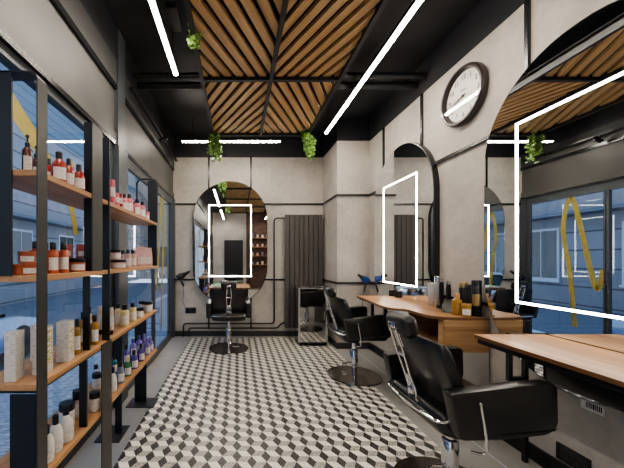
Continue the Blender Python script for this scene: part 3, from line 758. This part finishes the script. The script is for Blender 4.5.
# ------------------------------------------------------------------ products
LA = -.9                                     # label direction (towards the viewer)
def prod(kind, loc, h, r, body, lab, group, cap='cap', label='label', rz=0.0, LA=LA):
    e = empty({'pump': 'pump_bottle', 'bottle': 'bottle', 'round': 'bottle', 'jar': 'jar', 'tube': 'tube', 'can': 'spray_can'}[kind], loc, rz, lab, {'pump': 'bottle', 'bottle': 'bottle', 'round': 'bottle', 'jar': 'jar', 'tube': 'tube', 'can': 'can'}[kind], group)
    if kind in ('pump', 'bottle'):
        hb = h * (.70 if kind == 'pump' else .80)
        b = MB(); b.lathe([(r * .9, 0), (r, .004), (r, hb * .8), (r * .92, hb * .88), (r * .45, hb * .97), (r * .4, hb)], n=20); b.build('body', M[body], e)
        b = MB()
        if kind == 'pump':
            b.lathe([(r * .48, hb - .004), (r * .48, hb + h * .09), (r * .2, hb + h * .11), (r * .16, h * .93), (r * .34, h * .935), (r * .34, h * .985), (r * .2, h)], n=14)
            b.tube([(0, 0, h * .96), (r * .9 * math.cos(LA), r * .9 * math.sin(LA), h * .95)], r * .16, 8); b.build('pump', M[cap], e)
        else:
            b.lathe([(r * .52, hb - .004), (r * .54, hb), (r * .54, h * .98), (r * .46, h)], n=16); b.build('cap', M[cap], e)
        l0, l1 = hb * .14, hb * .64
    elif kind == 'round':
        hb = h * .78
        b = MB(); b.lathe([(r * .86, 0), (r * .98, .006), (r, hb * .35), (r * .97, hb * .62), (r * .80, hb * .83), (r * .45, hb * .95), (r * .36, hb)], n=22); b.build('body', M[body], e)
        b = MB(); b.lathe([(r * .42, hb - .004), (r * .43, h * .98), (r * .36, h)], n=16); b.build('cap', M[cap], e)
        l0, l1 = hb * .12, hb * .60
    elif kind == 'jar':
        b = MB(); b.lathe([(r * .9, 0), (r, .005), (r, h * .68), (r * .94, h * .72)], n=22); b.build('body', M[body], e)
        b = MB(); b.lathe([(r * 1.02, h * .70), (r * 1.04, h * .72), (r * 1.04, h * .97), (r * .98, h)], n=22); b.build('lid', M[cap], e)
        l0, l1 = h * .12, h * .56
    elif kind == 'tube':
        b = MB(); b.lathe([(r * .8, 0), (r * .82, h * .16), (r, h * .18), (r * .96, h * .6), (r * .85, h * .99)], n=16); b.build('body', M[body], e)
        b = MB(); b.lathe([(r * .84, 0), (r * .86, h * .16)], n=16); b.build('cap', M[cap], e); l0, l1 = h * .35, h * .7
    else:
        b = MB(); b.lathe([(r * .95, 0), (r, .004), (r, h * .80), (r * .9, h * .83)], n=20); b.build('body', M[body], e)
        b = MB(); b.lathe([(r * .93, h * .82), (r * .95, h * .84), (r * .95, h * .98), (r * .86, h)], n=20); b.build('cap', M[cap], e); l0, l1 = h * .3, h * .62
    if label:
        b = MB(); rr = r * (1.012 if kind != 'round' else 1.02)
        b.lathe([(rr, l0), (rr, l1)], n=12, cap=False, a0=LA - .85, a1=LA + .85); b.build('label', M[label], e)
    return e
def shelf_item(px, py, k, wpx, hpx, kind, body, lab, group, **kw):
    z = SH[k]; Y = None
    if k != 2 and abs(py - VY) > 1: Y = (H - z) * F / (py - VY)
    X = (px - VX) / F * Y if Y else -.83
    X = min(max(X, SX0 + .05), SX1 - .045); Y = X * F / (px - VX)
    if 'x' in kw: X = kw.pop('x'); Y = X * F / (px - VX)
    Y = min(max(Y, SY0 + .05), SY1 - .04)
    return prod(kind, (X, Y, z + kw.pop('dz', 0) + .0005), hpx * Y / F, wpx * Y / F / 2, body, lab, group, **kw)
S = shelf_item
g1, g2, g3, g4 = ('hair products on the top shelf', 'hair products on the second shelf', 'hair products on the third shelf', 'hair products on the bottom shelf')
S(27.5, 175, 1, 9.5, 40, 'pump', 'brown', 'dark amber pump bottle on the top shelf nearest the end', g1)
S(36.5, 176, 1, 9.5, 40, 'pump', 'brown', 'dark amber pump bottle on the top shelf, second from the end', g1, x=-.93)
S(49, 181, 1, 9, 26, 'round', 'red', 'red bottle half hidden behind the near post on the top shelf', g1, x=-.86)
S(59, 183, 1, 14.5, 31, 'round', 'red', 'largest round red bottle with white label on the top shelf', g1)
S(69, 188, 1, 11, 29, 'round', 'red', 'round red bottle between two others on the top shelf', g1)
S(79, 192, 1, 12, 27, 'round', 'red', 'round red bottle beside the middle posts on the top shelf', g1)
S(66, 178, 1, 9, 25, 'round', 'red', 'red bottle in the rear row behind the round red bottles', g1, x=-.94)
S(112.3, 203.5, 1, 6, 26, 'tube', 'pink', 'tall pink tube just beyond the middle posts on the top shelf', g1, cap='pink')
S(117.2, 206, 1, 4.4, 15, 'tube', 'pink', 'small pink tube beside the tall one on the top shelf', g1, cap='white')
S(120.5, 207, 1, 4.2, 15.5, 'tube', 'red', 'small red tube next to the small pink tube on the top shelf', g1, cap='white')
S(124.5, 208, 1, 6, 17, 'bottle', 'pink', 'pink bottle with black cap on the top shelf, after the tubes', g1)
S(129.5, 211, 1, 7, 19, 'bottle', 'pink', 'taller pink bottle with black cap in the middle of the far bay', g1)
S(134, 210, 1, 5.5, 17, 'bottle', 'red', 'red bottle behind the pink ones in the far bay', g1, x=-.87)
S(137, 213, 1, 7, 17, 'bottle', 'pink', 'pink bottle with wide white label in the far bay, fourth from the end', g1)
S(142.3, 215, 1, 6, 17, 'bottle', 'pink', 'pink bottle near the far end of the top shelf', g1)
S(146.5, 217, 1, 5.5, 8.5, 'jar', 'pale_pink', 'small pale pink jar at the far end of the top shelf', g1, cap='pink')
# second shelf
S(17, 0, 2, 12, 11, 'jar', 'orange_jar', 'orange jar at the very near end of the second shelf', g2, x=-.86, cap='orange_jar', label=None)
j = S(30.5, 0, 2, 17, 12, 'jar', 'orange_jar', 'wide orange jar under a smaller jar on the second shelf', g2, x=-.83, cap='orange_jar')
S(27, 0, 2, 15, 11.5, 'jar', 'orange_jar', 'orange jar stacked on the wide orange jar', g2, x=-.84, dz=.0475, cap='orange_jar')
S(35, 0, 2, 9, 31, 'bottle', 'orange', 'orange bottle in the rear behind the jar stack', g2, x=-.94)
S(53, 0, 2, 10.6, 31, 'bottle', 'orange', 'orange bottle with white label right of the near post', g2, x=-.80)
S(63.5, 0, 2, 10, 30, 'bottle', 'orange', 'orange bottle with white label beside the coral pouches', g2, x=-.80)
S(46, 0, 2, 8, 30, 'bottle', 'orange', 'orange bottle mostly hidden behind the near post', g2, x=-.87)
S(77, 0, 2, 15.6, 13, 'jar', 'orange_jar', 'low orange jar with black lid next to the middle posts', g2, x=-.80)
def pouch(loc, w, h, lab, m, group, rz=0.0):
    e = empty('pouch', loc, rz, lab, 'pouch', group)
    b = MB(); rings = []
    for z, t, ww in ((0, .022, 1), (h * .15, .026, 1), (h * .55, .02, 1), (h * .85, .008, .97), (h, .003, .97)):
        rings.append([Vector((w / 2 * ww, -t, z)), Vector((w / 2 * ww, t, z)), Vector((-w / 2 * ww, t, z)), Vector((-w / 2 * ww, -t, z))])
    b.loft(rings); b.build('bag', M[m], e, False)
    b = MB(); b.box(-w * .3, w * .3, -.028, -.0262, h * .12, h * .5); b.build('label', M['label'], e, False)
Yj = .93 * F / 165
b = prod('jar', (-.93, Yj + .01, SH[2] + .0005), .068, .055, 'orange_jar', 'wide orange jar under the two coral pouches', g2, cap='cap')
pouch((-.955, Yj - .0, SH[2] + .069), .05, .078, 'coral pouch standing on a jar, left of the pair', 'pouch', g2, .5)
pouch((-.90, Yj + .04, SH[2] + .069), .05, .078, 'coral pouch standing on a jar, right of the pair', 'pouch', g2, .5)
S(118, 0, 2, 15, 8.5, 'jar', 'pale_pink', 'wide pale pink jar at the bottom of a stack on the second shelf', g2, x=-.80)
S(115.5, 0, 2, 10, 10, 'jar', 'pale_pink', 'pale pink jar with dark lid on top of the wide jar', g2, x=-.80, dz=.0585)
S(123, 0, 2, 6.5, 17, 'bottle', 'pale_pink', 'pale pink bottle with black cap next to the jar stack', g2, x=-.87)
S(128, 0, 2, 6.5, 18, 'bottle', 'pale_pink', 'pale pink bottle with black cap, middle of the three', g2, x=-.81)
S(132.8, 0, 2, 6.5, 17.5, 'bottle', 'pale_pink', 'pale pink bottle with black cap next to the pink pouches', g2, x=-.81)
S(106, 0, 2, 8, 18, 'bottle', 'cream', 'cream bottle mostly hidden behind a middle post on the second shelf', g2, x=-.86)
for px, x, l in ((140, -.82, 'pale pink pouch on the second shelf, first of the pair at the far end'), (147, -.82, 'pale pink pouch on the second shelf, last one at the far end')):
    Y = x * F / (px - VX); pouch((x, Y, SH[2] + .0005), .085, .165, l, 'pale_pink', g2, .65)
# third shelf: cartons
def carton(px0, pxm, px1, ytop, ybot, lab, m2, k=3, mm='box_print'):
    z = SH[k]; Y = (H - z) * F / (ybot - VY); X = (pxm - VX) / F * Y     # nearest vertical corner
    h = (ybot - ytop) * Y / F
    w1 = (pxm - px0) * Y / F; w2 = .06
    e = empty('carton', (X, Y, z + .0005), .12, lab, 'carton', 'white printed cartons on the third shelf')
    b = MB(); b.box(-w1, 0, 0, w2, 0, h, bev=.0012); 
    b.build('box', M[mm], e, False)
    b = MB(); b.box(.0001, .0008, .006, w2 - .006, h * .2, h * .92); b.build('side_print', M[m2], e, False)
carton(5, 15.5, 25, 333, 382, 'white printed carton at the near end of the third shelf', 'box_print')
carton(33, 46, 55, 328, 375, 'white carton with gold side print, half behind the near post', 'box_gold')
carton(57, 69, 75, 322, 362, 'white carton with gold side print, farthest of the three', 'box_gold')
carton(31, 41, 50, 325, 361, 'white carton in the rear row behind the near post', 'box_print')
S(77, 353, 3, 7, 34, 'bottle', 'gold', 'gold bottle with black cap beside the farthest carton', g3)
S(83, 350, 3, 7.5, 33, 'bottle', 'gold', 'gold bottle with black cap left of the black middle post', g3, x=-.85)
S(94.5, 345, 3, 8, 29, 'bottle', 'gold', 'gold bottle with black cap right of the black middle post', g3)
S(89, 340, 3, 7, 28, 'bottle', 'yellow_b', 'pale yellow bottle hidden behind the black middle post', g3, x=-.92)
S(100.5, 334, 3, 6.5, 28, 'tube', 'cream', 'cream tube standing on its black cap before the second post', g3)
S(110.5, 336, 3, 6.5, 27, 'tube', 'cream', 'cream tube standing on its black cap behind the second post', g3)
S(118, 324, 3, 6.5, 21, 'bottle', 'yellow_b', 'pale yellow bottle in the rear row of the third shelf', g3, x=-.86)
S(124.7, 329, 3, 8.6, 21, 'bottle', 'yellow_b', 'pale yellow bottle with black cap in the front of the far bay', g3)
S(132.5, 323, 3, 7.4, 18.5, 'bottle', 'yellow_b', 'pale yellow bottle with black cap, second in the far bay', g3)
S(139.5, 319, 3, 8, 9.5, 'jar', 'cream', 'cream jar with black lid after the yellow bottles', g3)
S(143, 314, 3, 8, 10, 'jar', 'cream', 'cream jar with black lid in the rear at the far end', g3, x=-.86)
S(148.5, 315.5, 3, 8, 10.5, 'jar', 'cream', 'cream jar with black lid at the far end of the third shelf', g3)
# bottom shelf
S(46, 470, 4, 15, 36, 'round', 'white_b', 'white bottle behind the grey near post on the bottom shelf', g4)
S(55.5, 462, 4, 13.5, 36, 'round', 'white_b', 'white round-shouldered bottle with black cap, nearest on the bottom shelf', g4)
S(66, 449, 4, 14, 34, 'round', 'white_b', 'white round-shouldered bottle with black cap, second on the bottom shelf', g4)
S(67, 433, 4, 14, 23, 'jar', 'white_b', 'white jar with large black lid behind the white bottles', g4, x=-.86)
S(78.5, 424, 4, 10.5, 27, 'jar', 'cream', 'tall jar with black lid left of the black middle post', g4, x=-.845)
S(94.5, 419, 4, 10, 18, 'jar', 'white_b', 'white jar with black lid right of the black middle post', g4)
S(97, 406, 4, 9, 14, 'jar', 'white_b', 'white jar with black lid in the rear row by the grey post', g4, x=-.92)
S(96, 396, 4, 7, 18, 'bottle', 'lav', 'lavender bottle with black cap in the rear row', g4, x=-.96)
S(112.7, 399, 4, 8, 23.5, 'round', 'white_b', 'white bottle just beyond the grey middle post', g4)
S(114.5, 385, 4, 5.5, 21, 'pump', 'teal', 'teal pump bottle in the rear row', g4, x=-.90)
S(120.5, 390.5, 4, 8, 21, 'round', 'greyb', 'grey bottle with white label between white and green bottles', g4)
S(127.2, 382, 4, 8, 18, 'round', 'green', 'green bottle with pale cap on the bottom shelf', g4, cap='yellow_b')
S(134, 375, 4, 8, 18, 'round', 'purple', 'dark purple bottle next to the green bottle', g4)
S(141, 368.5, 4, 7, 17, 'round', 'purple', 'dark purple bottle, second after the green bottle', g4)
S(147, 363, 4, 6.5, 16, 'round', 'violet', 'violet bottle near the far end of the bottom shelf', g4, cap='violet')
S(150.5, 358.5, 4, 6, 14, 'round', 'violet', 'violet bottle at the far end of the bottom shelf', g4, cap='violet')
S(133, 362, 4, 7, 18, 'round', 'violet', 'violet bottle in the rear row, first after the green bottle', g4, x=-.90, cap='purple')
S(139, 358, 4, 7, 17, 'round', 'violet', 'violet bottle in the rear row, middle', g4, x=-.88, cap='purple')
S(145, 354, 4, 6.5, 16, 'round', 'violet', 'violet bottle in the rear row at the far end', g4, x=-.86, cap='violet')
S(126, 368, 4, 7, 18, 'round', 'purple', 'dark purple bottle in the rear row behind the green one', g4, x=-.90)

# desk products
gd = 'bottles and tools on the middle desk'
def D(px, py, w, h, kind, body, lab, xx=None, **kw):
    x, y = at(px, py, .89)
    if xx: x = xx; y = x * F / (px - VX)
    if x > 1.925: y = y * 1.925 / x; x = 1.925
    y = max(y, 2.395)
    return prod(kind, (x, y, .8905), h * y / F, w * y / F / 2, body, lab, gd, LA=-2.25, **kw)
D(432.5, 303, 7.5, 23, 'can', 'silver', 'silver round canister at the far side of the desk products', cap='silver', label=None)
D(437.5, 301, 5.5, 31, 'can', 'silver', 'tall slim silver canister on the middle desk', cap='chrome', label=None)
def clipper(px, py, w, h, lab):
    x, y = at(px, py, .89)
    if x > 1.9: y = y * 1.9 / x; x = 1.9
    e = empty('hair_clipper', (x, y, .8905), .3, lab, 'hair clipper', gd); s = h * y / F
    b = MB(); b.box(-.032, .032, -.028, .028, 0, .03, bev=.006); b.build('charging_stand', M['black_satin'], e)
    b = MB(); b.loft([[Vector((math.cos(2 * PI * k / 14) * a, math.sin(2 * PI * k / 14) * c, z)) for k in range(14)] for z, a, c in ((.02, .016, .014), (s * .35, .019, .016), (s * .7, .022, .018), (s * .88, .021, .014))]); b.build('body', M['cap'], e)
    b = MB(); b.box(-.022, .022, -.008, .008, s * .88, s, bev=.002); b.build('blade', M['chrome'], e)
clipper(441.5, 301, 5, 30, 'black hair clipper upright in its stand next to the slim silver canister')
clipper(448.5, 302, 8, 29, 'black hair clipper upright in its stand behind the curved silver stand')
x, y = 1.80, 1.80 * F / (447.5 - VX)
e = empty('hand_mirror', (x, y, .8905), -.9, 'curved silver hand mirror propped on the middle desk', 'hand mirror', gd)
Rm = Matrix.Rotation(-.38, 4, 'X')
b = MB(); b.prism([(-.045, 0), (.045, 0), (.045, .07), (.03, .105), (0, .118), (-.03, .105), (-.045, .07)], -.004, .004, mat=Rm @ Matrix.Rotation(PI / 2, 4, 'X')); b.build('mirror_plate', M['polished'], e, False)
b = MB(); b.tube([(-.03, .05, .0), (0, .04, .08), (.03, .05, .0)], .004, 6); b.build('prop', M['silver'], e)
D(457.0, 309.5, 9, 21, 'bottle', 'gold', 'golden oil bottle with wooden cap on the middle desk', cap='corkwood', xx=1.82, label=None)
D(463.3, 303, 7.5, 31, 'can', 'cap', 'black can with gold lid on the middle desk', cap='gold_metal', label=None)
D(469.5, 304, 7.5, 30, 'can', 'cap', 'black can between the gold-lidded can and the tallest can', cap='cap', label=None)
D(466.5, 312, 8.5, 13, 'jar', 'gold', 'small amber jar with white label at the front of the desk products', cap='gold', xx=1.845)
D(476.5, 313, 9, 36, 'can', 'cap', 'tall black spray can with gold print beside the near mirror', cap='cap', label='gold_metal')
D(391.5, 296, 5, 6, 'jar', 'cap', 'small black pot at the far end of the middle desk, left one', label=None)
D(397.5, 296.5, 5, 6, 'jar', 'cap', 'small black pot at the far end of the middle desk, right one', label=None)

# rear shelves with products (seen in the back mirror)
rs = empty('wall_shelving', (1.15, YR + .03, 0), 0, 'wall shelves of packed products on the dark brick wall behind the viewer', 'shelving')
for z in (1.1, 1.5, 1.9, 2.3): 
    b = MB(); b.box(-.62, .62, 0, .24, z - .025, z); b.build('shelf', M['shelf'], rs, False)
for x in (-.62, .6): 
    b = MB(); b.box(x, x + .02, 0, .22, .0, 2.6); b.build('upright', M['black'], rs, False)
rr = random.Random(4)
for z in (1.1, 1.5, 1.9, 2.3):
    for k in range(5):
        prod(rr.choice(('bottle', 'jar', 'round')), (1.15 - .45 + k * .22, YR + .16, z + .0005), rr.uniform(.14, .24), rr.uniform(.035, .055), rr.choice(('white_b', 'cream', 'pale_pink', 'greyb', 'white_b')), 'pale product container on the wall shelves behind the viewer', 'products on the rear wall shelves', label=None)

# ------------------------------------------------------------------ street outside
GZ = -.45
sbox('ground', M['pave'], -3.4, XL - .11, -8, 16, GZ - .1, GZ)
sbox('ground.001', M['asphalt'], -9.5, -3.6, -8, 24, GZ - .2, GZ - .1)
sbox('ground.002', M['kerb'], -3.6, -3.4, -8, 16, GZ - .2, GZ + .02)
bl = empty('street_building', (-10, 4, GZ), 0, 'blue-grey brick building across the street behind the glass', 'building')
b = MB(); b.box(-.5, .5, -14, 25.5, -.2, 8); b.mi = 1; b.box(-.5, .5, -14, 25.5, 8, 14); b.mi = 0; b.build('wall', [M['facade'], M['plank']], bl, False)
for y in (-9, -5.5, -2, 1.5, 5, 8.5, 12, 16, 20, 23.5):
    b = MB(); b.box(.5, .56, y - .08, y + 1.38, .9, 3.1); b.box(.5, .6, y - .12, y + 1.42, .82, .9); w = b.build('window_frame', M['curtain'], bl, False)
    b = MB(); b.box(.56, .575, y, y + .62, 1.0, 3.0); b.box(.56, .575, y + .68, y + 1.3, 1.0, 3.0); b.build('pane', M['carglass'], w, False)
b = MB(); b.box(.5, 1.3, -14, 25.5, 3.5, 3.62); b.build('canopy', M['asphalt'], bl, False)
b2 = empty('street_building', (-5, 30, GZ), 0, 'plain pale grey building closing the far end of the street', 'building')
b = MB(); b.box(-6, 4.5, 0, 3, -.2, 14); b.build('wall', M['plaster_dark'], b2, False)
for x in (-3, 0):
    b = MB(); b.box(x, x + 1.3, -.03, 0, 1, 3); b.build('window', M['carglass'], b2, False)
def car(loc, paint, lab):
    e = empty('parked_car', loc, 0, lab, 'car', 'cars parked in the street')
    side = round_poly([(-2.1, .25), (2.1, .25), (2.15, .65), (1.2, .86), (-1.75, .92), (-2.15, .75)], [.08, .08, .12, .15, .1, .1])
    Mx = Matrix(((0, 0, 1, 0), (1, 0, 0, 0), (0, 1, 0, 0), (0, 0, 0, 1)))
    b = MB(); b.prism(side, -.85, .85, mat=Mx, bev=.05); b.build('body', paint, e)
    b = MB(); b.prism(round_poly([(-1.75, .88), (1.15, .86), (.45, 1.36), (-.95, 1.40)], [.03, .03, .2, .2]), -.72, .72, mat=Mx, bev=.05); cb = b.build('cabin_glass', M['carglass'], e)
    b = MB(); b.prism(round_poly([(-1.0, 1.36), (.5, 1.34), (.40, 1.41), (-.85, 1.44)], [.02, .02, .03, .03]), -.70, .70, mat=Mx); b.build('roof', paint, e, False)
    for x in (-.78, .78):
        for y in (-1.35, 1.35):
            b = MB(); b.lathe([(.02, -.1), (.22, -.1), (.31, -.09), (.33, -.05), (.33, .05), (.31, .09), (.22, .1), (.02, .1)], n=24, mat=Matrix.Translation((x, y, .33)) @ Matrix.Rotation(PI / 2, 4, 'Y')); b.build('wheel', M['rubber'], e)
    return e
car((-4.9, 4.3, GZ - .1), M['car'], 'blue-grey car parked outside, seen low through the glass at left')
car((-4.9, -.8, GZ - .1), M['kerb'], 'pale car parked outside, seen only in the mirrors')

# ------------------------------------------------------------------ world, light, camera
w = bpy.data.worlds.new('World'); bpy.context.scene.world = w; w.use_nodes = True
nt = w.node_tree; bg = nt.nodes['Background']
tc = nt.nodes.new('ShaderNodeTexCoord'); sp = nt.nodes.new('ShaderNodeSeparateXYZ'); nt.links.new(tc.outputs['Generated'], sp.inputs[0])
r = nt.nodes.new('ShaderNodeValToRGB'); r.color_ramp.elements[0].position = 0.0; r.color_ramp.elements[0].color = (.66, .74, .86, 1); r.color_ramp.elements[1].position = .7; r.color_ramp.elements[1].color = (.34, .46, .68, 1)
nt.links.new(sp.outputs['Z'], r.inputs['Fac']); nt.links.new(r.outputs['Color'], bg.inputs['Color']); bg.inputs['Strength'].default_value = 1.1

cam = bpy.data.cameras.new('Camera'); co = bpy.data.objects.new('Camera', cam); C.objects.link(co)
co.location = (0, 0, H); co.rotation_euler = (PI / 2, 0, 0)
cam.sensor_width = 36; cam.lens = F / 624 * 36
cam.shift_x = (312 - VX) / 624; cam.shift_y = (VY - 234) / 624
cam.clip_start = .02
sc = bpy.context.scene; sc.camera = co
sc.view_settings.view_transform = 'AgX'; sc.view_settings.look = 'AgX - Medium High Contrast'
sc.view_settings.exposure = 1.0
sc.cycles.use_denoising = True
try: sc.cycles.denoiser = 'OPENIMAGEDENOISE'
except Exception: pass
sc.cycles.max_bounces = 10; sc.cycles.diffuse_bounces = 5; sc.cycles.glossy_bounces = 7; sc.cycles.transparent_max_bounces = 12
sc.cycles.sample_clamp_indirect = 8
